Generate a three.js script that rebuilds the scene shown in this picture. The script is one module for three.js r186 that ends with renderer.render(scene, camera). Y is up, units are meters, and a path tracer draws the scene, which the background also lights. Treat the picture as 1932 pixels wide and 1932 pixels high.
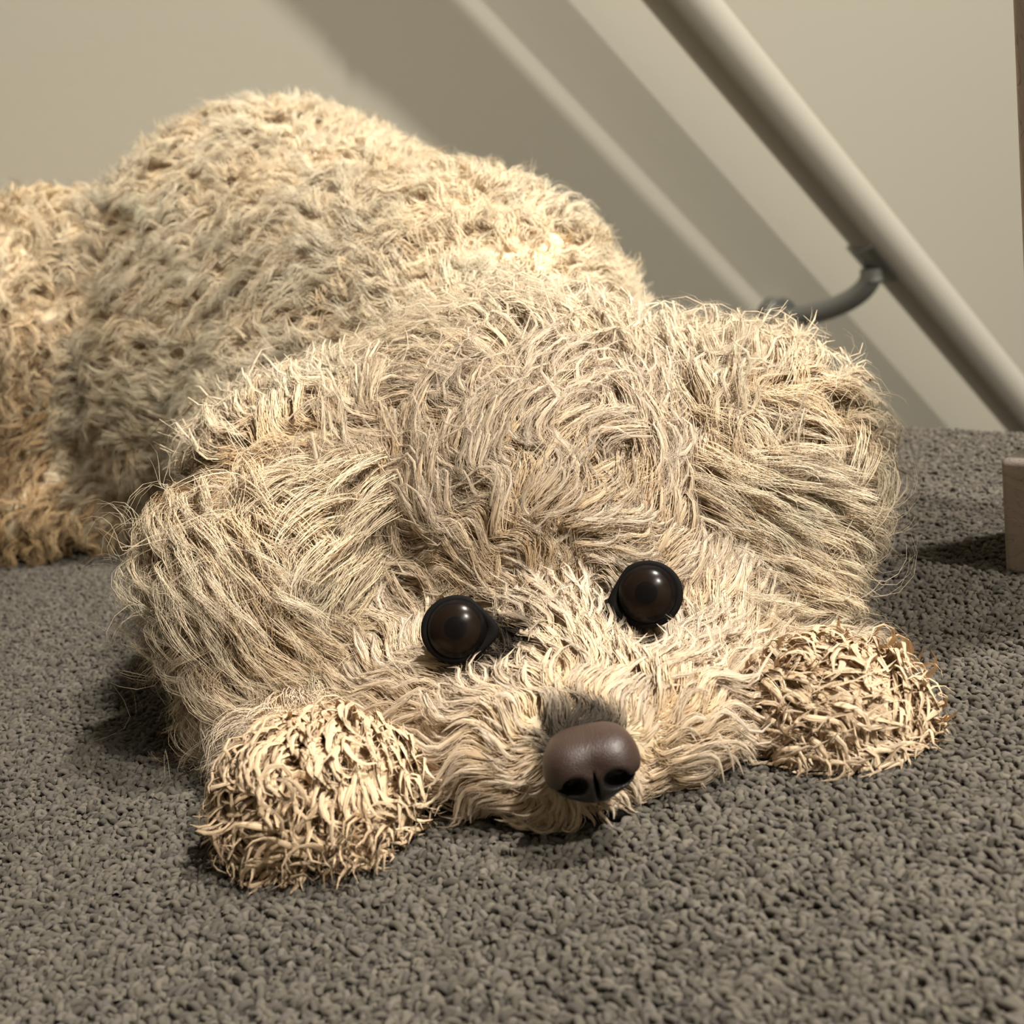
import * as THREE from 'three';
import { MarchingCubes } from 'three/addons/objects/MarchingCubes.js';
import { RectAreaLightUniformsLib } from 'three/addons/lights/RectAreaLightUniformsLib.js';
import { ImprovedNoise } from 'three/addons/math/ImprovedNoise.js';
import { RoundedBoxGeometry } from 'three/addons/geometries/RoundedBoxGeometry.js';
import { mergeGeometries, mergeVertices } from 'three/addons/utils/BufferGeometryUtils.js';

// ------------------------------------------------------------------ camera, light, exposure
const scene = new THREE.Scene();
const renderer = new THREE.WebGLRenderer({ antialias: true });
renderer.toneMapping = THREE.LinearToneMapping;
renderer.toneMappingExposure = 1.0;
renderer.shadowMap.enabled = true;
scene.background = new THREE.Color(0x000000);

// phone held low above the carpet, pitched 16 degrees down and turned 9 degrees
const camera = new THREE.PerspectiveCamera(43.857, 1, 0.02, 20);
camera.position.set(0, 0.19, 0);
camera.rotation.order = 'YXZ';
camera.rotation.set(-16 * Math.PI / 180, 0, -9 * Math.PI / 180);
camera.focus = 0.43;
camera.userData.fStop = 15;
scene.add(camera);

const CEILING = 2.4;
const LAMPS = [
  { at: [1.06, -0.526], cd: 31, cone: 1.15, blend: 0.8 },
  { at: [1.41, 0.786], cd: 28.5, cone: 1.3, blend: 0.5 },
];
const FILL_PANEL = { at: [1.2, 1.25], size: 0.6, radiance: 8.5 };  // unseen panel added as soft fill for the wall and the face
const LAMP_COLOR = new THREE.Color().setRGB(1.0, 0.945, 0.84);

// ------------------------------------------------------------------ helpers
let seed = 20240611;
function rnd() { seed = (seed + 0x6D2B79F5) | 0; let t = Math.imul(seed ^ (seed >>> 15), 1 | seed); t = (t + Math.imul(t ^ (t >>> 7), 61 | t)) ^ t; return ((t ^ (t >>> 14)) >>> 0) / 4294967296; }
const rr = (a, b) => a + (b - a) * rnd();
const gauss = () => (rnd() + rnd() + rnd() + rnd() - 2) * 1.0;
const noise = new ImprovedNoise();
const V = (a) => new THREE.Vector3(a[0], a[1], a[2]);
const clamp = (x, a, b) => Math.min(b, Math.max(a, x));
const smooth = (x, a, b) => { const t = clamp((x - a) / (b - a), 0, 1); return t * t * (3 - 2 * t); };
function mat(color, roughness = 0.8, extra = {}) { return new THREE.MeshPhysicalMaterial({ color: new THREE.Color().setRGB(...color), roughness, ...extra }); }
function add(name, geometry, material, parent = scene, data) {
  const m = new THREE.Mesh(geometry, material);
  m.name = name; m.castShadow = m.receiveShadow = true;
  if (data) Object.assign(m.userData, data);
  parent.add(m);
  return m;
}
function group(name, at, label, category) {
  const g = new THREE.Group();
  g.name = name; g.position.set(...at);
  Object.assign(g.userData, { label, category });
  scene.add(g);
  return g;
}
function noiseTexture(size, fn, srgb) {
  const data = new Uint8Array(size * size * 4);
  for (let y = 0; y < size; y++) for (let x = 0; x < size; x++) {
    const c = fn(x / size, y / size), o = (y * size + x) * 4;
    for (let k = 0; k < 3; k++) data[o + k] = clamp(Math.round(c[k] * 255), 0, 255);
    data[o + 3] = 255;
  }
  const t = new THREE.DataTexture(data, size, size);
  t.wrapS = t.wrapT = THREE.RepeatWrapping; t.magFilter = THREE.LinearFilter; t.minFilter = THREE.LinearMipmapLinearFilter; t.generateMipmaps = true;
  if (srgb) t.colorSpace = THREE.SRGBColorSpace;
  t.needsUpdate = true;
  return t;
}
// noise that repeats on the unit square
function tile(u, v, f, z) {
  const a = u * Math.PI * 2, b = v * Math.PI * 2, r = f / (Math.PI * 2);
  return noise.noise(Math.cos(a) * r + 7.3 + z, Math.sin(a) * r + 1.7 + Math.cos(b) * r * 1.3, Math.sin(b) * r * 1.3 + z * 3.1);
}

// ------------------------------------------------------------------ room shell
const WALL_N = new THREE.Vector3(Math.sin(30 * Math.PI / 180), 0, Math.cos(30 * Math.PI / 180));   // out of the rail wall, into the room
const WALL_D = new THREE.Vector3(WALL_N.z, 0, -WALL_N.x);                                            // along the wall, down the stairs
const WALL_O = -0.9834;                                                                              // plane: p . n = WALL_O
const wallPoint = (along, y, off = 0) => WALL_D.clone().multiplyScalar(along).addScaledVector(WALL_N, WALL_O + off).setY(y);
const WALL_TURN = Math.atan2(-WALL_D.z, WALL_D.x);

const plasterBump = noiseTexture(512, (u, v) => { const h = 0.5 + 0.25 * tile(u, v, 60, 0) + 0.25 * tile(u, v, 140, 5); return [h, h, h]; });
plasterBump.repeat.set(2.2, 2.2);
const wallPaint = mat([0.345, 0.323, 0.268], 0.75, { bumpMap: plasterBump, bumpScale: 0.00012 });
const ceilingPaint = mat([0.84, 0.81, 0.75], 0.9);
const S = { kind: 'structure' };
function slab(name, along, w, y0, y1, off, thick, m) {           // a wall segment with thickness, parallel to the rail wall
  const g = new THREE.BoxGeometry(w, y1 - y0, thick);
  const uv = g.attributes.uv; for (let i = 0; i < uv.count; i++) uv.setXY(i, uv.getX(i) * w, uv.getY(i) * (y1 - y0));
  const o = add(name, g, m, scene, S);
  o.position.copy(wallPoint(along, (y0 + y1) / 2, off)); o.rotation.y = WALL_TURN;
  return o;
}
const LEN = 5.2, DEP = 3.4;     // inside size of the room along and across the rail wall
slab('wall_back', 0.4, LEN + 0.3, -2.9, CEILING + 0.1, -0.06, 0.12, wallPaint);
slab('wall_front', 0.4, LEN + 0.3, -2.9, CEILING + 0.1, DEP + 0.06, 0.12, wallPaint);
function endWall(name, along) {
  const g = new THREE.BoxGeometry(0.12, CEILING + 3.0, DEP);
  const o = add(name, g, wallPaint, scene, S);
  o.position.copy(wallPoint(along, (CEILING + 0.1 - 2.9) / 2, DEP / 2)); o.rotation.y = WALL_TURN;
}
endWall('wall_left', 0.4 - LEN / 2 - 0.06);
endWall('wall_right', 0.4 + LEN / 2 + 0.06);
{
  const o = add('ceiling', new THREE.BoxGeometry(LEN + 0.3, 0.1, DEP + 0.3), ceilingPaint, scene, S);
  o.position.copy(wallPoint(0.4, CEILING + 0.05, DEP / 2)); o.rotation.y = WALL_TURN;
}

// landing: everything on the camera's side of the top nosing
const NOSE_A = new THREE.Vector2(0.214, -0.7195), NOSE_DIR = new THREE.Vector2(0.2769 - 0.214, -0.6535 + 0.7195).normalize();
const DOWN = new THREE.Vector2(NOSE_DIR.y, -NOSE_DIR.x);        // away from the landing, down the stairs
const carpetBase = mat([0.10, 0.088, 0.072], 1.0, {
  map: noiseTexture(256, (u, v) => { const t = 0.62 + 0.3 * tile(u, v, 90, 2) + 0.2 * tile(u, v, 40, 8); return [t, t * 0.985, t * 0.96]; }, true),
});
carpetBase.map.repeat.set(14, 14);
{
  const corner = (along, off) => { const p = wallPoint(along, 0, off); return new THREE.Vector2(p.x, p.z); };
  let poly = [corner(0.4 - LEN / 2, 0), corner(0.4 - LEN / 2, DEP), corner(0.4 + LEN / 2, DEP), corner(0.4 + LEN / 2, 0)];
  const side = (p) => (p.x - NOSE_A.x) * DOWN.x + (p.y - NOSE_A.y) * DOWN.y, out = [];
  poly.forEach((p, i) => {
    const q = poly[(i + 1) % poly.length], a = side(p), b = side(q);
    if (a <= 0) out.push(p);
    if (a * b < 0) out.push(p.clone().lerp(q, a / (a - b)));
  });
  const shape = new THREE.Shape(out.map((p) => new THREE.Vector2(p.x, -p.y)));
  const g = new THREE.ExtrudeGeometry(shape, { depth: 0.2, bevelEnabled: false });
  g.rotateX(-Math.PI / 2); g.translate(0, -0.2, 0);
  add('floor', g, carpetBase, scene, S);
  // carpeted flight below the landing
  const steps = [];
  for (let k = 0; k < 9; k++) {
    const s = new THREE.BoxGeometry(2.2, 0.19, 0.30); s.translate(0, -0.19 * (k + 1) - 0.095, 0.15 + 0.17 * k + 0.02);
    steps.push(s);
  }
  const stairs = add('stairs', mergeGeometries(steps), carpetBase, scene, S);
  stairs.position.set(NOSE_A.x, 0, NOSE_A.y); stairs.rotation.y = Math.atan2(DOWN.x, DOWN.y);
  const low = add('floor_lower', new THREE.BoxGeometry(LEN, 0.1, DEP), carpetBase, scene, S);
  low.position.copy(wallPoint(0.4, -2.85, DEP / 2)); low.rotation.y = WALL_TURN;
}

// ------------------------------------------------------------------ lamps on the ceiling (outside the frame), then an added fill panel
LAMPS.forEach(({ at, cd, cone, blend }, i) => {
  const g = group('ceiling_light', [at[0], CEILING, at[1]], i ? 'round white ceiling downlight above the landing in front of the dog' : 'round white ceiling downlight above the top of the stairs', 'light');
  if (i) g.name = 'ceiling_light_001';
  const trim = new THREE.LatheGeometry([[0.05, -0.002], [0.052, -0.012], [0.066, -0.012], [0.07, -0.004], [0.07, 0]].map((p) => new THREE.Vector2(...p)), 40);
  add('trim_ring', trim, mat([0.8, 0.8, 0.78], 0.5), g);
  const disc = new THREE.CylinderGeometry(0.05, 0.05, 0.004, 40); disc.translate(0, -0.006, 0);
  add('lamp_diffuser', disc, mat([0.9, 0.88, 0.8], 0.6, { emissive: LAMP_COLOR, emissiveIntensity: 2.0 }), g);
  const l = new THREE.SpotLight(LAMP_COLOR, cd, 0, cone, blend, 2);
  l.name = 'lamp_light'; l.position.set(0, -0.03, 0); l.castShadow = true; l.shadow.radius = 2.6; l.shadow.mapSize.set(2048, 2048);
  l.target.position.set(0, -1.5, 0); g.add(l, l.target);
});

{
  RectAreaLightUniformsLib.init();
  const g = group('added_fill_panel', [FILL_PANEL.at[0], CEILING, FILL_PANEL.at[1]], 'added square ceiling fill panel behind and to the right of the viewer', 'light');
  const rim = new RoundedBoxGeometry(FILL_PANEL.size + 0.04, 0.014, FILL_PANEL.size + 0.04, 2, 0.004); rim.translate(0, -0.007, 0);
  add('frame', rim, mat([0.8, 0.8, 0.78], 0.5), g);
  const face = new THREE.BoxGeometry(FILL_PANEL.size, 0.004, FILL_PANEL.size); face.translate(0, -0.0155, 0);
  add('lamp_diffuser', face, mat([0.9, 0.88, 0.82], 0.6, { emissive: LAMP_COLOR, emissiveIntensity: 1.5 }), g);
  const l = new THREE.RectAreaLight(LAMP_COLOR, FILL_PANEL.radiance, FILL_PANEL.size, FILL_PANEL.size);
  l.name = 'fill_light'; l.position.y = -0.02; l.rotation.x = -Math.PI / 2; g.add(l);
}

// ------------------------------------------------------------------ handrail and brackets
const RAIL_DIR = new THREE.Vector3(0.5837, -0.7387, -0.337).normalize(), RAIL_A = new THREE.Vector3(0.2113, 0.2836, -1.1537), RAIL_R = 0.0252;
const railPaint = mat([0.40, 0.375, 0.325], 0.42, { clearcoat: 0.25, clearcoatRoughness: 0.35 });
const metal = mat([0.27, 0.275, 0.265], 0.4, { metalness: 0.6 });
{
  const t0 = -1.5, t1 = 1.9, mid = RAIL_A.clone().addScaledVector(RAIL_DIR, (t0 + t1) / 2);
  const rail = group('handrail', mid.toArray(), 'pale painted round handrail sloping down the wall behind the dog', 'handrail');
  const g = new THREE.LatheGeometry([[0.0001, -1], [0.8, -1], [1, -0.994], [1, 0.994], [0.8, 1], [0.0001, 1]].map(([x, y]) => new THREE.Vector2(x * RAIL_R, y * (t1 - t0) / 2)), 48);
  g.applyQuaternion(new THREE.Quaternion().setFromUnitVectors(new THREE.Vector3(0, 1, 0), RAIL_DIR));
  add('rail', g, railPaint, rail);
  const up = new THREE.Vector3(0, 1, 0);
  const railUp = up.clone().addScaledVector(RAIL_DIR, -up.dot(RAIL_DIR)).normalize();
  // a bracket at t metres along the rail: rosette on the wall, swan-neck arm, saddle under the rail
  function bracket(t) {
    const b = new THREE.Group(); b.name = 'bracket'; b.userData.label = 'grey metal wall bracket under the rail';
    rail.add(b); b.position.copy(RAIL_A).addScaledVector(RAIL_DIR, t).sub(mid);
    const under = railUp.clone().multiplyScalar(-RAIL_R - 0.001);
    const sad = new THREE.CylinderGeometry(RAIL_R + 0.004, RAIL_R + 0.004, 0.05, 24, 1, false, -0.62, 1.24);
    const inner = new THREE.CylinderGeometry(RAIL_R - 0.001, RAIL_R - 0.001, 0.05, 24, 1, true, -0.62, 1.24);
    const basis = new THREE.Matrix4().makeBasis(new THREE.Vector3().crossVectors(RAIL_DIR, railUp.clone().negate()), RAIL_DIR, railUp.clone().negate());
    const sg = mergeGeometries([sad, inner]); sg.applyMatrix4(basis);
    add('saddle', sg, metal, b);
    const foot = new THREE.CylinderGeometry(0.0108, 0.0115, 0.012, 24);
    foot.translate(0, -0.009, 0); foot.translate(under.x, under.y, under.z);
    add('collar', foot, metal, b);
    const top = under.clone().add(new THREE.Vector3(0, -0.006, 0));
    const w = WALL_N.clone().multiplyScalar(-0.09).addScaledVector(WALL_D, -0.072).setY(-0.064);
    const pts = [];
    for (let i = 0; i <= 20; i++) {
      const a = i / 20 * Math.PI / 2;      // up at the rail, level at the wall
      const h = 1 - Math.cos(a) , v = Math.sin(a);
      pts.push(new THREE.Vector3().copy(top).lerp(new THREE.Vector3(w.x, top.y, w.z), h * 0.92).setY(top.y + (w.y - top.y) * v));
    }
    pts.push(w.clone().addScaledVector(WALL_N, 0.004));
    const arm = new THREE.TubeGeometry(new THREE.CatmullRomCurve3(pts), 48, 0.0105, 18);
    add('arm', arm, metal, b);
    const ros = new THREE.LatheGeometry([[0.0001, 0.017], [0.021, 0.017], [0.0235, 0.0145], [0.0235, 0.0], [0.0001, 0]].map((p) => new THREE.Vector2(...p)), 40);
    ros.applyQuaternion(new THREE.Quaternion().setFromUnitVectors(up, WALL_N));
    ros.translate(w.x, w.y, w.z);
    add('rosette', ros, metal, b);
  }
  bracket(0.33); bracket(-0.28);
}

// ------------------------------------------------------------------ painted post on the right
{
  const grime = noiseTexture(512, (u, v) => {
    const n1 = tile(u, v, 14, 3), n2 = tile(u, v, 70, 9), scratch = Math.abs(tile(u, v, 9, 21)) < 0.012 ? 0.72 : 1;
    const t = clamp(0.93 + 0.07 * n1 - 0.12 * Math.max(0, n2 - 0.28) * 3, 0, 1) * scratch;
    return [t, t * 0.985, t * 0.97];
  }, true);
  const paint = mat([0.52, 0.465, 0.43], 0.5, { map: grime, bumpMap: plasterBump, bumpScale: 0.0002 });
  const turn = Math.atan2(NOSE_DIR.y, NOSE_DIR.x);
  const g = group('wooden_post', [0.1873, 0, -0.4655], 'short white painted wooden post on a scuffed square plinth at the right edge', 'post');
  g.rotation.y = -turn - 0.06;
  const plinth = new RoundedBoxGeometry(0.086, 0.047, 0.086, 3, 0.0025); plinth.translate(0.043, 0.0235, -0.043);
  add('plinth', plinth, paint, g);
  const shaft = new RoundedBoxGeometry(0.07, 0.235, 0.07, 3, 0.002); shaft.translate(0.043, 0.047 + 0.1175, -0.043);
  add('shaft', shaft, paint, g);
}

// ------------------------------------------------------------------ carpet pile: looped yarn, far more than one could count
{
  const variants = 8, per = [];
  for (let k = 0; k < variants; k++) {
    const pts = [], h = rr(0.0018, 0.0026), w = rr(0.0009, 0.0017), lean = rr(-0.0012, 0.0012), lean2 = rr(-0.0012, 0.0012);
    for (let i = 0; i <= 6; i++) { const a = i / 6 * Math.PI; pts.push(new THREE.Vector3(-Math.cos(a) * w + lean * Math.sin(a), Math.sin(a) * h - 0.0008, lean2 * Math.sin(a) + (i - 3) * 0.00018)); }
    per.push(new THREE.TubeGeometry(new THREE.CatmullRomCurve3(pts), 7, rr(0.0010, 0.0013), 5));
  }
  const yarn = new THREE.MeshStandardMaterial({ color: 0xffffff, roughness: 0.95 });
  const spots = per.map(() => []), step = 0.0019;
  for (let x = -0.75; x < 0.62; x += step) for (let z = -1.0; z < -0.19; z += step) {
    const px = x + rr(-0.5, 0.5) * step, pz = z + rr(-0.5, 0.5) * step;
    if ((px - NOSE_A.x) * DOWN.x + (pz - NOSE_A.y) * DOWN.y > 0.002) continue;
    if (px > 0.13 + 0.47 * -pz || px < -0.18 - 0.62 * -pz) continue;
    if (pz < -0.62 && px < 0.3 + pz && rnd() < 0.5) continue;      // thinner behind the dog
    spots[Math.floor(rnd() * variants)].push([px, pz]);
  }
  const pile = new THREE.Group();
  const m = new THREE.Matrix4(), q = new THREE.Quaternion(), e = new THREE.Euler(), c = new THREE.Color();
  spots.forEach((list, k) => {
    const inst = new THREE.InstancedMesh(per[k], yarn, list.length);
    inst.name = k ? 'carpet_pile_00' + k : 'carpet_pile';
    inst.userData = { kind: 'stuff', label: 'grey brown looped pile of the landing carpet', category: 'carpet' };
    list.forEach(([x, z], i) => {
      e.set(rr(-0.6, 0.6), rr(0, 6.283), rr(-0.6, 0.6)); q.setFromEuler(e);
      const s = rr(0.68, 1.05);
      m.compose(new THREE.Vector3(x, rr(-0.0008, 0.0004), z), q, new THREE.Vector3(s, s * rr(0.65, 0.95), s));
      inst.setMatrixAt(i, m);
      const patch = 0.12 * noise.noise(x * 9, 3.3, z * 9) + 0.16 * noise.noise(x * 60, 8.1, z * 60);
      const t = clamp(0.083 * (1 + patch + 0.36 * gauss()), 0.02, 0.3), warm = rr(0.92, 1.06);
      inst.setColorAt(i, c.setRGB(t * 1.12, t * 0.98, t * 0.79 / warm));
    });
    inst.castShadow = inst.receiveShadow = true;
    scene.add(inst);
  });
}

// ------------------------------------------------------------------ the dog: skin as a distance field
const EYE_L = V([-0.0236, 0.0428, -0.3869]), EYE_R = V([0.0395, 0.0432, -0.3901]), NOSE = V([0.0107, 0.0254, -0.3159]), BROW = V([0.0096, 0.0484, -0.4067]), CROWN = V([0.0074, 0.0726, -0.4865]);
const R_EYE = 0.0102;
const cap = (a, b, ra, rb, tag) => ({ a: V(a), b: V(b), ra, rb, tag, ab: V(b).sub(V(a)), l2: V(b).sub(V(a)).lengthSq() });
const ball = (a, r, tag, sx = 1, sy = 1, sz = 1) => ({ a: V(a), r, tag, s: [1 / sx, 1 / sy, 1 / sz], m: Math.min(sx, sy, sz) });
const prims = [
  // head
  ball([0.0104, 0.0505, -0.4853], 0.0579, 'crown', 1.08, 1, 1),
  ball([0.013, 0.0444, -0.4472], 0.0401, 'crown', 1.15, 0.95, 1),
  cap([0.0084, 0.0241, -0.4071], [0.0108, 0.0169, -0.3436], 0.0191, 0.0132, 'muzzle'),
  ball([-0.0082, 0.0164, -0.3466], 0.0159, 'muzzle', 1.12, 0.95, 1),
  ball([0.0085, 0.0156, -0.3838], 0.016, 'muzzle', 1.5, 0.9, 1),
  ball([-0.0256, 0.011, -0.3898], 0.0163, 'muzzle', 1.2, 0.9, 1),
  ball([0.044, 0.0082, -0.391], 0.0156, 'muzzle', 1.1, 0.9, 1),
  ball([0.0327, 0.0135, -0.3509], 0.0156, 'muzzle', 1.08, 0.95, 1),
  ball([0.0067, 0.0044, -0.3353], 0.01, 'muzzle', 1.25, 1, 1),
  ball([-0.0663, 0.0625, -0.4992], 0.0408, 'crown'),
  ball([0.0849, 0.0508, -0.501], 0.0386, 'crown'),
  ball([-0.0826, 0.0618, -0.4803], 0.0259, 'crown'),
  ball([0.0966, 0.0509, -0.4803], 0.024, 'crown'),
  ball([-0.042, 0.0149, -0.4231], 0.0284, 'cheek', 1.1, 0.9, 1),
  ball([0.0584, 0.0125, -0.4276], 0.0268, 'cheek', 1.05, 1, 1),
  // ears: leather flaps hanging from the sides of the skull
  cap([-0.0599, 0.0699, -0.4649], [-0.0939, 0.0556, -0.4421], 0.018, 0.0239, 'ear_l'),
  cap([-0.0939, 0.0556, -0.4421], [-0.0998, 0.0359, -0.426], 0.0231, 0.016, 'ear_l'),
  cap([0.0825, 0.0611, -0.4832], [0.0921, 0.0513, -0.4648], 0.0187, 0.0202, 'ear_r'),
  cap([0.0921, 0.0513, -0.4648], [0.0937, 0.0226, -0.4409], 0.0202, 0.0121, 'ear_r'),
  // neck, trunk
  cap([0.0061, 0.0591, -0.5242], [-0.0146, 0.0809, -0.6761], 0.054, 0.085, 'torso'),
  cap([-0.0146, 0.0809, -0.6761], [-0.122, 0.1076, -0.8294], 0.085, 0.1247, 'torso'),
  ball([-0.1503, 0.0536, -0.7723], 0.0943, 'torso'),
  ball([-0.0911, 0.0396, -0.6435], 0.0688, 'torso'),
  ball([0.0071, 0.0153, -0.5741], 0.06, 'torso'),
  // left hind leg
  ball([-0.2768, 0.1129, -0.8309], 0.0895, 'thigh'),
  cap([-0.2839, 0.0815, -0.7907], [-0.2799, 0.025, -0.7433], 0.0658, 0.0238, 'thigh'),
  cap([-0.3027, 0.0165, -0.7565], [-0.2388, 0.0153, -0.7249], 0.02, 0.0161, 'thigh'),
  // front legs
  cap([-0.1173, 0.005, -0.4983], [-0.1022, 0.0102, -0.4218], 0.0188, 0.0136, 'arm'),
  cap([-0.1022, 0.0102, -0.4218], [-0.075, 0.0094, -0.3643], 0.0136, 0.0167, 'arm'),
  ball([-0.0708, 0.0146, -0.3492], 0.0176, 'paw_l', 1.25, 0.9, 1),
  cap([0.0942, -0.0128, -0.4828], [0.0919, -0.0025, -0.3921], 0.0173, 0.0161, 'arm'),
  ball([0.0897, 0.0042, -0.3649], 0.0182, 'paw_r', 1.15, 0.95, 1),
];
const BLEND = { crown: 0.032, ear_l: 0.03, ear_r: 0.035, torso: 0.045, thigh: 0.04, cheek: 0.024, muzzle: 0.014, arm: 0.012, paw_l: 0.008, paw_r: 0.008 };
let nearTag = '';
function sdf(x, y, z) {
  let d = 1e9, best = 1e9;
  for (const p of prims) {
    let e;
    if (p.ab) {
      const dx = x - p.a.x, dy = y - p.a.y, dz = z - p.a.z, h = clamp((dx * p.ab.x + dy * p.ab.y + dz * p.ab.z) / p.l2, 0, 1);
      const ex = dx - p.ab.x * h, ey = dy - p.ab.y * h, ez = dz - p.ab.z * h;
      e = Math.sqrt(ex * ex + ey * ey + ez * ez) - (p.ra + (p.rb - p.ra) * h);
    } else {
      const ex = (x - p.a.x) * p.s[0], ey = (y - p.a.y) * p.s[1], ez = (z - p.a.z) * p.s[2], k0 = Math.sqrt(ex * ex + ey * ey + ez * ez) / p.r;
      const gx = ex * p.s[0], gy = ey * p.s[1], gz = ez * p.s[2], k1 = Math.sqrt(gx * gx + gy * gy + gz * gz) / (p.r * p.r);
      e = k1 > 1e-9 ? k0 * (k0 - 1) / k1 : -p.r * p.m;
    }
    if (e < best) { best = e; nearTag = p.tag; }
    const K = BLEND[p.tag], h = Math.max(K - Math.abs(d - e), 0) / K;
    d = Math.min(d, e) - h * h * K * 0.25;
  }
  return Math.max(d, 0.003 - y);            // flat where it lies on the carpet
}
function gradient(p, out) {
  const e = 0.0015, a = sdf(p.x + e, p.y - e, p.z - e), b = sdf(p.x - e, p.y - e, p.z + e), c = sdf(p.x - e, p.y + e, p.z - e), d = sdf(p.x + e, p.y + e, p.z + e);
  return out.set(a - b - c + d, -a - b + c + d, -a + b - c + d).normalize();
}

const dog = group('dog', [0, 0, 0], 'cream curly-coated dog lying on the grey carpet with its chin between its paws', 'dog');
const BOX_C = new THREE.Vector3(-0.10, 0.155, -0.63), BOX_H = 0.43;
let skin;
{
  const N = 120, mc = new MarchingCubes(N, new THREE.MeshBasicMaterial(), false, false, 400000);
  mc.isolation = 0;
  const half = N / 2;
  for (let k = 0; k < N; k++) for (let j = 0; j < N; j++) for (let i = 0; i < N; i++) {
    const x = BOX_C.x + (i - half) / half * BOX_H, y = BOX_C.y + (j - half) / half * BOX_H, z = BOX_C.z + (k - half) / half * BOX_H;
    mc.field[i + j * N + k * N * N] = y < -0.03 || y > 0.36 ? -1 : clamp(-sdf(x, y, z), -1, 1);
  }
  mc.update();
  const n = mc.count, pos = new Float32Array(n * 3);
  for (let i = 0; i < n * 3; i++) pos[i] = mc.positionArray[i] * BOX_H + BOX_C.getComponent(i % 3);
  skin = new THREE.BufferGeometry();
  skin.setAttribute('position', new THREE.BufferAttribute(pos, 3));
  skin = mergeVertices(skin, 1e-5);
  skin.computeVertexNormals();
  console.log('skin triangles', skin.index.count / 3);
}

// ------------------------------------------------------------------ fur
// points spread evenly over the skin, with the nearest part's tag
const UP = new THREE.Vector3(0, 1, 0), DOWNV = new THREE.Vector3(0, -1, 0), EYEPOINT = new THREE.Vector3(0, 0.19, 0);
const roots = {};
{
  const P = skin.attributes.position, I = skin.index, a = new THREE.Vector3(), b = new THREE.Vector3(), c = new THREE.Vector3(), n = new THREE.Vector3(), p = new THREE.Vector3();
  const SP = 0.0016, cell = SP * SP;
  let carry = 0;
  for (let f = 0; f < I.count; f += 3) {
    a.fromBufferAttribute(P, I.getX(f)); b.fromBufferAttribute(P, I.getX(f + 1)); c.fromBufferAttribute(P, I.getX(f + 2));
    n.crossVectors(b.clone().sub(a), c.clone().sub(a));
    carry += n.length() / 2 / cell;
    while (carry > rnd()) {
      carry -= 1;
      let u = rnd(), v = rnd(); if (u + v > 1) { u = 1 - u; v = 1 - v; }
      p.copy(a).addScaledVector(b.clone().sub(a), u).addScaledVector(c.clone().sub(a), v);
      if (p.y < 0.006) continue;
      const d = sdf(p.x, p.y, p.z), tag = nearTag;
      const g = gradient(p, new THREE.Vector3());
      p.addScaledVector(g, -d);
      const toEye = EYEPOINT.clone().sub(p), far = toEye.length(); toEye.divideScalar(far);
      let facing = g.dot(toEye);
      for (let t = 0.03; t < far - 0.1 && facing > -0.2; t += 0.012) if (sdf(p.x + toEye.x * t, p.y + toEye.y * t, p.z + toEye.z * t) < -0.008) facing = -0.4;   // behind the head or a leg: thinner coat
      (roots[tag] ??= []).push({ p: p.clone(), n: g, facing });
    }
  }
}
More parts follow.
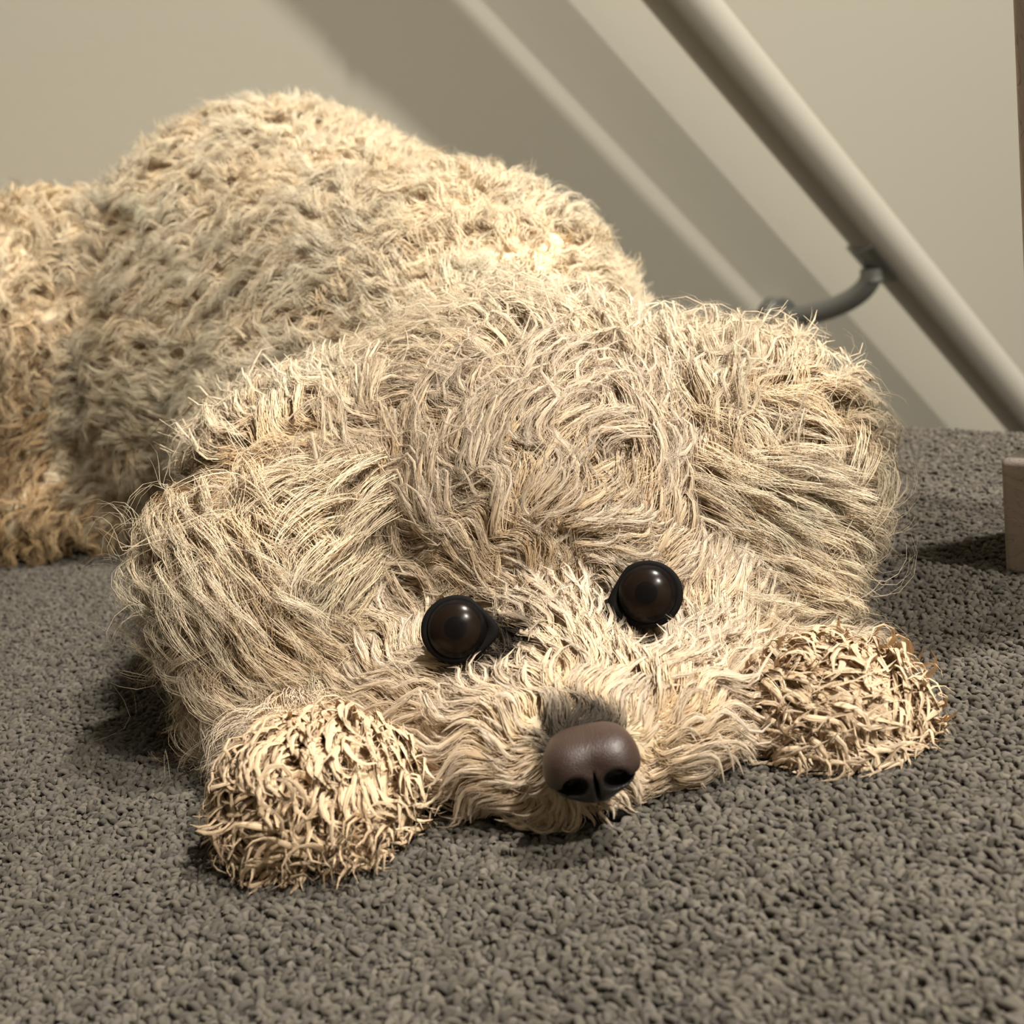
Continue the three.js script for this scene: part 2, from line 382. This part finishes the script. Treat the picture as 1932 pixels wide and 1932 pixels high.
// unique strands: collects ribbons of hair into one geometry per part
class Coat {
  constructor() { this.pos = []; this.nor = []; this.col = []; this.uv = []; this.idx = []; this.n = 0; }
  hair(pts, widths, nors, twist, cols) {
    const T = new THREE.Vector3(), side = new THREE.Vector3(), face = new THREE.Vector3(), k = pts.length;
    for (let i = 0; i < k; i++) {
      T.subVectors(pts[Math.min(i + 1, k - 1)], pts[Math.max(i - 1, 0)]).normalize();
      const N0 = nors[i];
      side.crossVectors(T, N0).normalize();
      if (!(side.lengthSq() > 0.5)) side.set(1, 0, 0);
      face.crossVectors(side, T).normalize();
      const c = Math.cos(twist), s = Math.sin(twist), w = widths[i] / 2, p = pts[i];
      const sx = side.x * c + face.x * s, sy = side.y * c + face.y * s, sz = side.z * c + face.z * s;
      const fx = face.x * c - side.x * s, fy = face.y * c - side.y * s, fz = face.z * c - side.z * s;
      for (const e of [-1, 1]) {
        this.pos.push(p.x + sx * w * e, p.y + sy * w * e, p.z + sz * w * e);
        this.nor.push(N0.x + fx * 0.12 + sx * 0.14 * e, N0.y + fy * 0.12 + sy * 0.14 * e, N0.z + fz * 0.12 + sz * 0.14 * e);
        this.col.push(cols[i * 3], cols[i * 3 + 1], cols[i * 3 + 2]); this.uv.push(0.5 + 0.01 * e, 0.5);
      }
      if (i) { const o = this.n + (i - 1) * 2; this.idx.push(o, o + 1, o + 2, o + 1, o + 3, o + 2); }
    }
    this.n += k * 2;
  }
  // one curl: a rounded band of many hairs side by side, swelling from the root and running out to a point
  curl(pts, frames, half, thick, soft, n, cols, u0, uw, v0, vl) {
    const k = pts.length, C = 4;
    for (let i = 0; i < k; i++) {
      const [u, w] = frames[i], p = pts[i], h = half[i], t = thick[i];
      for (let j = 0; j <= C; j++) {
        const a = j / C * 2 - 1, r = Math.sqrt(Math.max(0, 1 - a * a * 0.9)), o = (r - 0.6) * t;
        this.pos.push(p.x + w.x * a * h + u.x * o, p.y + w.y * a * h + u.y * o, p.z + w.z * a * h + u.z * o);
        this.nor.push(u.x * r + w.x * a * 0.95 + n.x * soft, u.y * r + w.y * a * 0.95 + n.y * soft, u.z * r + w.z * a * 0.95 + n.z * soft);
        this.col.push(cols[i * 3], cols[i * 3 + 1], cols[i * 3 + 2]);
        this.uv.push(u0 + uw * (a * 0.5 + 0.5), v0 + vl * i / (k - 1));
      }
      if (i) for (let j = 0; j < C; j++) { const o = this.n + (i - 1) * (C + 1) + j, q = o + C + 1; this.idx.push(o, o + 1, q, o + 1, q + 1, q); }
    }
    this.n += k * (C + 1);
  }
  build(name, material) {
    const g = new THREE.BufferGeometry();
    g.setAttribute('position', new THREE.Float32BufferAttribute(this.pos, 3));
    g.setAttribute('normal', new THREE.Float32BufferAttribute(this.nor, 3));
    g.setAttribute('color', new THREE.Float32BufferAttribute(this.col, 3));
    g.setAttribute('uv', new THREE.Float32BufferAttribute(this.uv, 2));
    g.setIndex(new THREE.BufferAttribute(new Uint32Array(this.idx), 1));
    console.log(name, 'triangles', this.idx.length / 3);
    total += this.idx.length / 3;
    return add(name, g, material, dog, { kind: 'stuff' });
  }
}
let total = 0;
const EYES = [EYE_L, EYE_R];
const tmp = new THREE.Vector3(), grad = new THREE.Vector3();

// style: { len, lift, amp, wave, helix, hairs, seg, width, spread, clump, gravity, dir(p, n, out), root, tip, wild }
function lock(coat, root, st) {
  const { p, n } = root, K2 = st.seg;
  const L = st.len * rr(0.72, 1.25) * (st.lenAt ? st.lenAt(p) : 1);
  if (L < 0.002) return;
  const d = st.dir(p, n, new THREE.Vector3());
  const wild = st.wild ?? 0.35;
  d.x += wild * noise.noise(p.x * 50, p.y * 50 + 5, p.z * 50); d.y += wild * noise.noise(p.x * 50 + 31, p.y * 50, p.z * 50); d.z += wild * noise.noise(p.x * 50, p.y * 50, p.z * 50 + 57);
  d.x += wild * 0.28 * gauss(); d.y += wild * 0.28 * gauss(); d.z += wild * 0.28 * gauss();
  d.addScaledVector(n, -d.dot(n)).normalize();
  const lift = clamp(st.lift * rr(0.7, 1.3), 0.05, 1);
  // guide
  const guide = [p.clone().addScaledVector(n, -0.001)], dir = n.clone().multiplyScalar(lift + 0.25).addScaledVector(d, 1 - lift).normalize();
  const ds = L / K2, nn = n.clone(), hookFrom = st.hookFrom ?? 0.55, hook = (st.hook ?? 0) * rr(0.3, 1.2) * (rnd() < 0.5 + 0.45 * Math.sign(noise.noise(p.x * 26, p.y * 26 + 3, p.z * 26)) ? 1 : -1);
  for (let i = 0; i < K2; i++) {
    const s = i / K2, q = guide[i].clone().addScaledVector(dir, ds);
    const dist = sdf(q.x, q.y, q.z), want = st.height * Math.min(1, (i + 1) / K2 * 2.2) * lift;
    gradient(q, nn);
    if (dist < want) q.addScaledVector(nn, (want - dist) * 0.7);
    for (const e of EYES) { const r = tmp.subVectors(q, e).length(), keep = R_EYE + 0.0006; if (r < keep) q.addScaledVector(tmp, (keep - r) / Math.max(r, 1e-5)); }
    if (q.y < 0.0025) q.y = 0.0025 + 0.001 * rnd();
    dir.subVectors(q, guide[i]).normalize();
    st.dir(q, nn, tmp); tmp.addScaledVector(nn, -tmp.dot(nn) * 0.8).normalize();
    dir.addScaledVector(tmp, 0.16).addScaledVector(d, 0.12).addScaledVector(DOWNV, st.gravity * (0.3 + s)).normalize();
    if (s > hookFrom) dir.applyAxisAngle(nn, hook / (K2 * (1 - hookFrom))).addScaledVector(nn, -0.06).normalize();      // the end curls round
    guide.push(q);
  }
  for (let pass = 0; pass < 3; pass++) for (let i = 1; i < K2; i++) guide[i].multiplyScalar(2).add(guide[i - 1]).add(guide[i + 1]).multiplyScalar(0.25);      // no kinks
  // frames
  const frames = [];
  for (let i = 0; i <= K2; i++) {
    const t = tmp.subVectors(guide[Math.min(i + 1, K2)], guide[Math.max(i - 1, 0)]).normalize();
    const w = new THREE.Vector3().crossVectors(t, n); if (w.lengthSq() < 1e-4) w.set(1, 0, 0); w.normalize();
    if (i) { const last = frames[i - 1][1]; if (w.dot(last) < 0) w.negate(); w.addScaledVector(last, 0.8).addScaledVector(t, -w.dot(t)).normalize(); }
    frames.push([new THREE.Vector3().crossVectors(w, t).normalize(), w]);
  }
  const ph = 6.283 * ((st.along ? st.along(p) / st.wave : 0) + 1.1 * noise.noise(p.x * 32, p.y * 32 + 9, p.z * 32) + st.phase * rnd()), hand = noise.noise(p.x * 16 + 4, p.y * 16, p.z * 16) > 0 ? 1 : -1;
  const wave = st.wave * rr(0.8, 1.3), amp = st.amp * rr(0.6, 1.35);
  const tone = 1.01 + 0.06 * gauss() + 0.12 * noise.noise(p.x * 40, p.y * 40, p.z * 40 + 3), warm = 1.03 + 0.05 * gauss() + 0.10 * noise.noise(p.x * 22 + 9, p.y * 22, p.z * 22);
  const cr = [0, 0, 0], ct = [0, 0, 0]; st.color(p, cr, ct);
  const marks = st.stain ? guide.map(st.stain) : null;
  if (st.band > 0) {
    const pts = [], fr = [], half = [], thick = [], cs = [], bw = st.band * rr(0.7, 1.3), vv = rnd(), uu = rnd();
    for (let i = 0; i <= K2; i++) {
      const s = i / K2, [u, w] = frames[i], q = guide[i].clone(), env = smooth(s, 0, 0.3), phi = ph + hand * 6.283 * s * (0.88 + 0.2 * s) * L / wave;
      q.addScaledVector(u, amp * env * st.helix * Math.cos(phi)).addScaledVector(w, amp * env * Math.sin(phi));
      if (q.y < 0.0022) q.y = 0.0022;
      pts.push(q);
      const sw = Math.pow(clamp(1 - s, 0, 1), 0.55) * (0.55 + 0.45 * smooth(s, 0, 0.3));
      half.push(Math.max(0.00012, bw * sw)); thick.push(bw * 0.75 * sw);
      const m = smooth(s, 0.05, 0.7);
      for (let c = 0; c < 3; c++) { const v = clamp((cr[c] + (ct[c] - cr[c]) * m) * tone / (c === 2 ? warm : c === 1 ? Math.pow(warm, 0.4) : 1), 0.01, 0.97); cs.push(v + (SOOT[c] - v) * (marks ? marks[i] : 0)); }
    }
    for (let i = 0; i <= K2; i++) {      // the band turns with the curl
      const t = new THREE.Vector3().subVectors(pts[Math.min(i + 1, K2)], pts[Math.max(i - 1, 0)]).normalize();
      const w = new THREE.Vector3().crossVectors(t, frames[i][0].clone().addScaledVector(n, 0.6)); if (w.lengthSq() < 1e-4) w.copy(frames[i][1]); w.normalize();
      fr.push([new THREE.Vector3().crossVectors(w, t).normalize(), w]);
    }
    coat.curl(pts, fr, half, thick, st.soft ?? 0.4, n, cs, uu, bw * 2 / 0.016, vv, L / 0.06);
  }
  const stray = rnd() < 0.06;
  for (let h = 0; h < st.hairs; h++) {
    const ang = rnd() * 6.283, rad = Math.sqrt(rnd()) * st.spread, ra = Math.cos(ang) * rad, rb = Math.sin(ang) * rad;
    const len = rr(0.72, 1.0), jit = st.frizz * gauss(), a2 = amp * (1 + 0.3 * gauss()), cl = stray ? st.clump * 0.3 : st.clump * rr(0.8, 1.05);
    const pts = [], ws = [], cs = [], ns = [], ht = tone * (1 + 0.045 * gauss());
    const fx = gauss() * st.frizz * 0.0016, fy = gauss() * st.frizz * 0.0016;
    for (let i = 0; i <= K2; i++) {
      const s = i / K2, sl = s * len, gi = sl * K2, i0 = Math.min(Math.floor(gi), K2 - 1), f = gi - i0;
      const q = guide[i0].clone().lerp(guide[i0 + 1], f), [u, w] = frames[i0];
      const env = smooth(s, 0, 0.3), phi = ph + jit + hand * 6.283 * sl * (0.88 + 0.2 * sl) * L / wave;
      const keep = 1 - cl * smooth(s, 0.25, 1);
      const ou = a2 * env * st.helix * Math.cos(phi) + ra * keep * st.flat + fx * s * s * 3, ow = a2 * env * Math.sin(phi) + rb * keep + fy * s * s * 3;
      q.addScaledVector(u, ou).addScaledVector(w, ow);
      if (q.y < 0.0022) q.y = 0.0022;
      ns.push(new THREE.Vector3().copy(u).multiplyScalar(1).addScaledVector(w, 0.85 * rb / st.spread).addScaledVector(n, st.soft ?? 0.5).normalize());
      pts.push(q);
      ws.push(st.width * (s < 0.45 ? 1.1 : 1.1 - (s - 0.45) / 0.55 * 0.9));
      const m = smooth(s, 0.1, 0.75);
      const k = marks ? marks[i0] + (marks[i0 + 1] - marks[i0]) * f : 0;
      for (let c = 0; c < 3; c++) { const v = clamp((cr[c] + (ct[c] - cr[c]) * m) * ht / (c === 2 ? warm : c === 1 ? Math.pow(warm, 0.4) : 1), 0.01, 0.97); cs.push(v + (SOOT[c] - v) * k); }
    }
    coat.hair(pts, ws, ns, rr(-0.45, 0.45), cs);
  }
}
function cover(tags, name, material, count, style, keepRoot) {
  const coat = new Coat();
  const list = tags.flatMap((t) => roots[t] ?? []).filter((r) => (!keepRoot || keepRoot(r.p, r.n)) && !EYES.some((e) => r.p.distanceTo(e) < R_EYE + 0.0015));
  const chance = list.map((r) => r.facing > -0.2 ? 1 : r.facing > -0.5 ? 0.3 : 0.1), sum = chance.reduce((x, y) => x + y, 0);
  for (let i = 0; i < list.length; i++) if (rnd() < chance[i] * count / sum) lock(coat, list[i], style);
  return coat.build(name, material);
}
const streaks = noiseTexture(256, (u, v) => {          // hair-fine streaks along a curl
  const a = tile(u * 1, v * 0.06 + 0.0, 120, 2), b = tile(u, v * 0.15, 46, 6), t = clamp(0.95 + 0.12 * a + 0.09 * b, 0.7, 1);
  return [t, t * (0.985 + 0.015 * t), t * (0.96 + 0.04 * t)];
}, true);
const streakBump = noiseTexture(256, (u, v) => { const h = 0.5 + 0.35 * tile(u, v * 0.06, 120, 2) + 0.25 * tile(u, v * 0.15, 46, 6); return [h, h, h]; });
const fur = new THREE.MeshPhysicalMaterial({ color: 0xffffff, vertexColors: true, map: streaks, bumpMap: streakBump, bumpScale: 0.00035, roughness: 0.55, specularIntensity: 0.25, side: THREE.DoubleSide });
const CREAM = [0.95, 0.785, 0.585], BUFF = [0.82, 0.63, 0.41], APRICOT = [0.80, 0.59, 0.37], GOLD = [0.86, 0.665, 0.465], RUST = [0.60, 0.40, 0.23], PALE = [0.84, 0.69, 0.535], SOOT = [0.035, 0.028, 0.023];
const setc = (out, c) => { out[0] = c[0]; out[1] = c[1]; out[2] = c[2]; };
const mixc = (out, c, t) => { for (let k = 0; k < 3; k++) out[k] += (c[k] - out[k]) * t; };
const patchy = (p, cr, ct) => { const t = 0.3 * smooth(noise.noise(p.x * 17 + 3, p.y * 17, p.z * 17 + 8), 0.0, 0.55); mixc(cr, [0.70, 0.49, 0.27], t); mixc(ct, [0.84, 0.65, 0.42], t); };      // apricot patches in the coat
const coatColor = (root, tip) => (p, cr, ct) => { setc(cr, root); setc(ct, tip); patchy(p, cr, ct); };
const onSkin = (v) => { for (let k = 0; k < 6; k++) { const d = sdf(v.x, v.y, v.z); v.addScaledVector(gradient(v, grad), 0.003 - d); } return v; };
const NOSE_TOP = onSkin(V([0.0106, 0.0253, -0.3335])), TEAR_L = onSkin(V([-0.0085, 0.0369, -0.3826])), TEAR_R = onSkin(V([0.029, 0.0402, -0.3888]));
const stain = (q) => Math.max(0.95 * smooth(q.distanceTo(NOSE_TOP), 0.021, 0.008), 0.97 * smooth(q.distanceTo(TEAR_L), 0.0135, 0.006), 0.93 * smooth(q.distanceTo(TEAR_R), 0.0105, 0.0045), ...EYES.map((e) => 0.85 * smooth(q.distanceTo(e), R_EYE + 0.007, R_EYE + 0.0025)));
{
  const tone = new Float32Array(skin.attributes.position.count * 3), q = new THREE.Vector3();      // cream skin, black round the eyes and the nose
  for (let i = 0; i < tone.length / 3; i++) {
    const k = Math.max(stain(q.fromBufferAttribute(skin.attributes.position, i)), smooth(q.distanceTo(NOSE), 0.022, 0.016));
    [0.86, 0.70, 0.48].forEach((c, j) => { tone[i * 3 + j] = c + (SOOT[j] - c) * k; });
  }
  skin.setAttribute('color', new THREE.BufferAttribute(tone, 3));
  add('body', skin, mat([1, 1, 1], 0.9, { vertexColors: true }), dog);
}
const faceColor = (p, cr, ct) => { setc(cr, APRICOT); setc(ct, PALE); patchy(p, cr, ct); mixc(ct, CREAM, smooth(p.distanceTo(BROW), 0.045, 0.085) * smooth(p.distanceTo(NOSE), 0.05, 0.09)); };
const away = (from, down) => (p, n, out) => out.subVectors(p, from).normalize().addScaledVector(DOWNV, down);
const TAIL = new THREE.Vector3(-0.62, 0.05, -0.78).normalize();

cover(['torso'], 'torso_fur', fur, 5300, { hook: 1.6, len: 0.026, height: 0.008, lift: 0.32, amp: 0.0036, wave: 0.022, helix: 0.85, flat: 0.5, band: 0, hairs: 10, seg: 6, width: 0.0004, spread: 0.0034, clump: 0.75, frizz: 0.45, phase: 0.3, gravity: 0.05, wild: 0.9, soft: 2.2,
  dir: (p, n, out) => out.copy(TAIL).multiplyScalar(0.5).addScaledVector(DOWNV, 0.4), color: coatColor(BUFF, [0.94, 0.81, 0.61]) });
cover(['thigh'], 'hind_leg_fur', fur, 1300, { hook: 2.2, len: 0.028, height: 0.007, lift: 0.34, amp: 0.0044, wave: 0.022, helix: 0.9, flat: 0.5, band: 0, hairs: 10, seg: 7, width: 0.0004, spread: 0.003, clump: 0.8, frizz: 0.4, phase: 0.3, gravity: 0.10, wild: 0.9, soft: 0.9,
  dir: (p, n, out) => out.copy(TAIL).multiplyScalar(0.3).addScaledVector(DOWNV, 0.6), color: (p, cr, ct) => { setc(cr, [0.80, 0.60, 0.38]); setc(ct, [0.94, 0.79, 0.57]); const t = smooth(p.y, 0.19, 0.07); mixc(cr, [0.36, 0.22, 0.11], t); mixc(ct, [0.66, 0.47, 0.27], t); } });  // lower leg: browner fur, darkened further to hold the shade under the body
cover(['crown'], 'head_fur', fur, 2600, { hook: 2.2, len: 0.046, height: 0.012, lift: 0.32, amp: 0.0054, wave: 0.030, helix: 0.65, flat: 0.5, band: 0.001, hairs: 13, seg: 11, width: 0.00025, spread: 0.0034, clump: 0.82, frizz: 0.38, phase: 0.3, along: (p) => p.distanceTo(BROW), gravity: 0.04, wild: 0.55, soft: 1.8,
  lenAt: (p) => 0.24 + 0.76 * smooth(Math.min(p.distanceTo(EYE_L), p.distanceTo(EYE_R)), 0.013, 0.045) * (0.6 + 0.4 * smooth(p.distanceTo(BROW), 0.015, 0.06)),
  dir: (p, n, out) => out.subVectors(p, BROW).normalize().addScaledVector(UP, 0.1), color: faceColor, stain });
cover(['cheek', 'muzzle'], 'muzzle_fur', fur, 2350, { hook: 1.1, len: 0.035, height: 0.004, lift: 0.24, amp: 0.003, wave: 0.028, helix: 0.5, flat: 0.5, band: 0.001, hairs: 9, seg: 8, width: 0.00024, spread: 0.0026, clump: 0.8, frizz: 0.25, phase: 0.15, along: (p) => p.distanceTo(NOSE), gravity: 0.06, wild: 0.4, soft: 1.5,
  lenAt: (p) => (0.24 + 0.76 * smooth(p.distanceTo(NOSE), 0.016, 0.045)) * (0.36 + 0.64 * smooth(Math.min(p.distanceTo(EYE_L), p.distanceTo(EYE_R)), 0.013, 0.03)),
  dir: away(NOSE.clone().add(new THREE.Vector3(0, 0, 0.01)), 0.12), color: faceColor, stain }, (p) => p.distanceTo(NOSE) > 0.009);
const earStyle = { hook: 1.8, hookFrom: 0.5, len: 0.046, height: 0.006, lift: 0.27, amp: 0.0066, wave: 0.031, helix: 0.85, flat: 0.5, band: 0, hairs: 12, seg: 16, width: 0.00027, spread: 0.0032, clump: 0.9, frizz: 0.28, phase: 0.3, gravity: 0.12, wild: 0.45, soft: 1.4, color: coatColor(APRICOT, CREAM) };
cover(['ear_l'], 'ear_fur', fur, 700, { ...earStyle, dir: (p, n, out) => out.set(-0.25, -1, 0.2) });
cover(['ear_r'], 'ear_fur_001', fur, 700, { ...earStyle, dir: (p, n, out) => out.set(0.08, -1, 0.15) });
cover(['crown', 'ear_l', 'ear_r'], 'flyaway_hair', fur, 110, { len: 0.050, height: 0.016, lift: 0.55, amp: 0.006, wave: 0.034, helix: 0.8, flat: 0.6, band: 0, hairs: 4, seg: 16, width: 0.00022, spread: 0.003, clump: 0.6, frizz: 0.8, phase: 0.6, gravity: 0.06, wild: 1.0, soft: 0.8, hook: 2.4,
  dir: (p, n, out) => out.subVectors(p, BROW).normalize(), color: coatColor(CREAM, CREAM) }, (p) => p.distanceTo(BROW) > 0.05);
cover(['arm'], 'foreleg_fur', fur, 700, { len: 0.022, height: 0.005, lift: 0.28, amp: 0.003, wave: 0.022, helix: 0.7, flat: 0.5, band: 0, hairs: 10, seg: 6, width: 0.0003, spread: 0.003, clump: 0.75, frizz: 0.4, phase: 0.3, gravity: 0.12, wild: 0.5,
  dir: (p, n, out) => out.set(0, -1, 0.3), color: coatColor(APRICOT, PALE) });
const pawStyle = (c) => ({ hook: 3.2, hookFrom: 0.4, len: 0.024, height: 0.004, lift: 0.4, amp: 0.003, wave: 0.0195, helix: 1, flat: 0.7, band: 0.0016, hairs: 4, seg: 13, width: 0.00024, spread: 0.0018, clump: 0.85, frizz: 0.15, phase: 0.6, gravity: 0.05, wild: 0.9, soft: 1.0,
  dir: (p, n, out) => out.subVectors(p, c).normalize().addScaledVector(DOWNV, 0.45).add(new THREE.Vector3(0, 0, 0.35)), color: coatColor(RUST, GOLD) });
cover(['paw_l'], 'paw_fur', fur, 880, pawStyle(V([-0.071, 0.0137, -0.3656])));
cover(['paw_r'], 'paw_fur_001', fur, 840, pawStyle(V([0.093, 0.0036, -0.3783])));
console.log('fur triangles', total);

// ------------------------------------------------------------------ eyes, nose, mouth, claws
{
  const black = mat([0.006, 0.005, 0.005], 0.7, { specularIntensity: 0.2 }), wet = { specularIntensity: 0.3 };
  EYES.forEach((e, i) => {
    const look = EYEPOINT.clone().sub(e).normalize().add(new THREE.Vector3(-0.05, 0.1, 0)).normalize();
    const eye = new THREE.Group(); eye.name = i ? 'eye_001' : 'eye'; eye.position.copy(e); dog.add(eye);
    eye.quaternion.setFromUnitVectors(new THREE.Vector3(0, 0, 1), look); eye.scale.z = 0.7;
    add('eyeball', new THREE.SphereGeometry(R_EYE, 48, 32), mat([0.006, 0.005, 0.005], 0.22, wet), eye);
    const iris = new THREE.SphereGeometry(R_EYE * 1.012, 48, 16, 0, Math.PI * 2, 0, 0.86); iris.rotateX(Math.PI / 2);
    add('iris', iris, mat([0.013, 0.0082, 0.0058], 0.22, wet), eye);
    const pupil = new THREE.SphereGeometry(R_EYE * 1.02, 40, 12, 0, Math.PI * 2, 0, 0.36); pupil.rotateX(Math.PI / 2);
    add('pupil', pupil, mat([0.006, 0.005, 0.005], 0.22, wet), eye);
    const lid = new THREE.TorusGeometry(R_EYE * 0.95, 0.0014, 14, 56); lid.scale(1.05, 1, 0.8); lid.translate(0, 0, 0.0022);
    const P = lid.attributes.position;
    for (let k = 0; k < P.count; k++) { const x = P.getX(k), y = P.getY(k); const corner = smooth(i ? -x : x, 0.005, 0.012); P.setX(k, x + (i ? -1 : 1) * corner * 0.0018); P.setY(k, y * (1 - 0.35 * corner) - corner * 0.002); }
    lid.computeVertexNormals();
    add('eyelid', lid, black, eye);
  });
  // nose leather: a rounded wedge with two nostrils and a groove, from a distance field of its own
  const N = 72, half = N / 2, B = 0.019, mc = new MarchingCubes(N, new THREE.MeshBasicMaterial(), false, false, 60000);
  mc.isolation = 0;
  const sm = (a, b, k) => { const h = Math.max(k - Math.abs(a - b), 0) / k; return Math.min(a, b) - h * h * k * 0.25; };
  for (let k = 0; k < N; k++) for (let j = 0; j < N; j++) for (let i = 0; i < N; i++) {
    const x = (i - half) / half * B, y = (j - half) / half * B, z = (k - half) / half * B;
    const el = (cx, cy, cz, rx, ry, rz) => { const a = (x - cx) / rx, b = (y - cy) / ry, c = (z - cz) / rz, q = Math.sqrt(a * a + b * b + c * c); return (q - 1) * Math.min(rx, ry, rz); };
    const block = (Math.pow(Math.abs(x / 0.0117), 3) + Math.pow(Math.abs((y - 0.0014) / 0.0066), 2.8) + Math.pow(Math.abs((z + 0.003) / 0.0108), 2.6));
    let d = (Math.pow(block, 1 / 2.8) - 1) * 0.0066;
    d = sm(d, el(-0.0066, -0.0014, 0.0004, 0.0058, 0.0062, 0.0070), 0.005);
    d = sm(d, el(0.0066, -0.0014, 0.0004, 0.0058, 0.0062, 0.0070), 0.005);
    d = sm(d, el(0, -0.0058, -0.0006, 0.0062, 0.0056, 0.0074), 0.005);
    const hole = el(Math.sign(x) * 0.0056, -0.0030, 0.0066, 0.0033, 0.0029, 0.0056);
    const slit = el(Math.sign(x) * 0.0096, -0.0046, 0.0046, 0.0034, 0.0012, 0.0050);
    d = -sm(-d, hole, 0.0016); d = -sm(-d, slit, 0.001);
    d = -sm(-d, Math.max(Math.abs(x) - 0.00035, y + 0.002, -(z - 0.003)), 0.0012);
    mc.field[i + j * N + k * N * N] = -d * 100;
  }
  mc.update();
  let g = new THREE.BufferGeometry();
  const pos = new Float32Array(mc.count * 3);
  for (let i = 0; i < pos.length; i++) pos[i] = mc.positionArray[i] * B;
  g.setAttribute('position', new THREE.BufferAttribute(pos, 3));
  g = mergeVertices(g, 1e-6); g.computeVertexNormals();
  const leatherShade = new Float32Array(g.attributes.position.count * 3);      // brown leather; the lower front blackened, dark leather plus shade put into colour
  for (let i = 0; i < leatherShade.length / 3; i++) {
    const y = g.attributes.position.getY(i), z = g.attributes.position.getZ(i), t = smooth(y + z * 0.1, 0.0005, -0.0035);
    [0.042, 0.022, 0.0175].forEach((c, k) => { leatherShade[i * 3 + k] = c + ([0.008, 0.006, 0.006][k] - c) * t; });
  }
  g.setAttribute('color', new THREE.BufferAttribute(leatherShade, 3));
  const leatherBump = noiseTexture(256, (u, v) => { const h = 0.5 + 0.5 * tile(u, v, 120, 4); return [h, h, h]; });
  const uv = new Float32Array(g.attributes.position.count * 2);
  for (let i = 0; i < uv.length / 2; i++) { uv[i * 2] = g.attributes.position.getX(i) * 40; uv[i * 2 + 1] = g.attributes.position.getY(i) * 40; }
  g.setAttribute('uv', new THREE.BufferAttribute(uv, 2));
  const nose = add('nose', g, mat([1, 1, 1], 0.48, { vertexColors: true, bumpMap: leatherBump, bumpScale: 0.0002, clearcoat: 0.25, clearcoatRoughness: 0.4 }), dog);
  nose.position.copy(NOSE); nose.rotation.set(-0.06, 0.0, 0.06);
  // dark lip under the nose
  const lip = new THREE.SphereGeometry(0.006, 28, 18); lip.scale(1.25, 0.55, 0.8);
  const l = add('lip', lip, black, dog); l.position.set(...[0.0137, 0.0027, -0.3283]);
  // claws
  const claw = new THREE.ConeGeometry(0.0028, 0.011, 14, 6);
  { const P = claw.attributes.position; for (let k = 0; k < P.count; k++) { const t = (P.getY(k) + 0.0055) / 0.011; P.setZ(k, P.getZ(k) - t * t * 0.003); } claw.rotateX(1.9); claw.computeVertexNormals(); }
  const horn = mat([0.09, 0.055, 0.045], 0.4);
  [[-0.0757, 0.0081, -0.3255], [-0.0638, 0.0051, -0.3236], [-0.0524, 0.0055, -0.3258], [0.0781, -0.0006, -0.3386], [0.091, 0.0001, -0.3388], [0.1031, -0.0022, -0.3444]].forEach((at, i) => {
    const c = add(i ? 'claw_00' + i : 'claw', claw, horn, dog); c.position.set(...at);
  });
}
renderer.render(scene, camera);
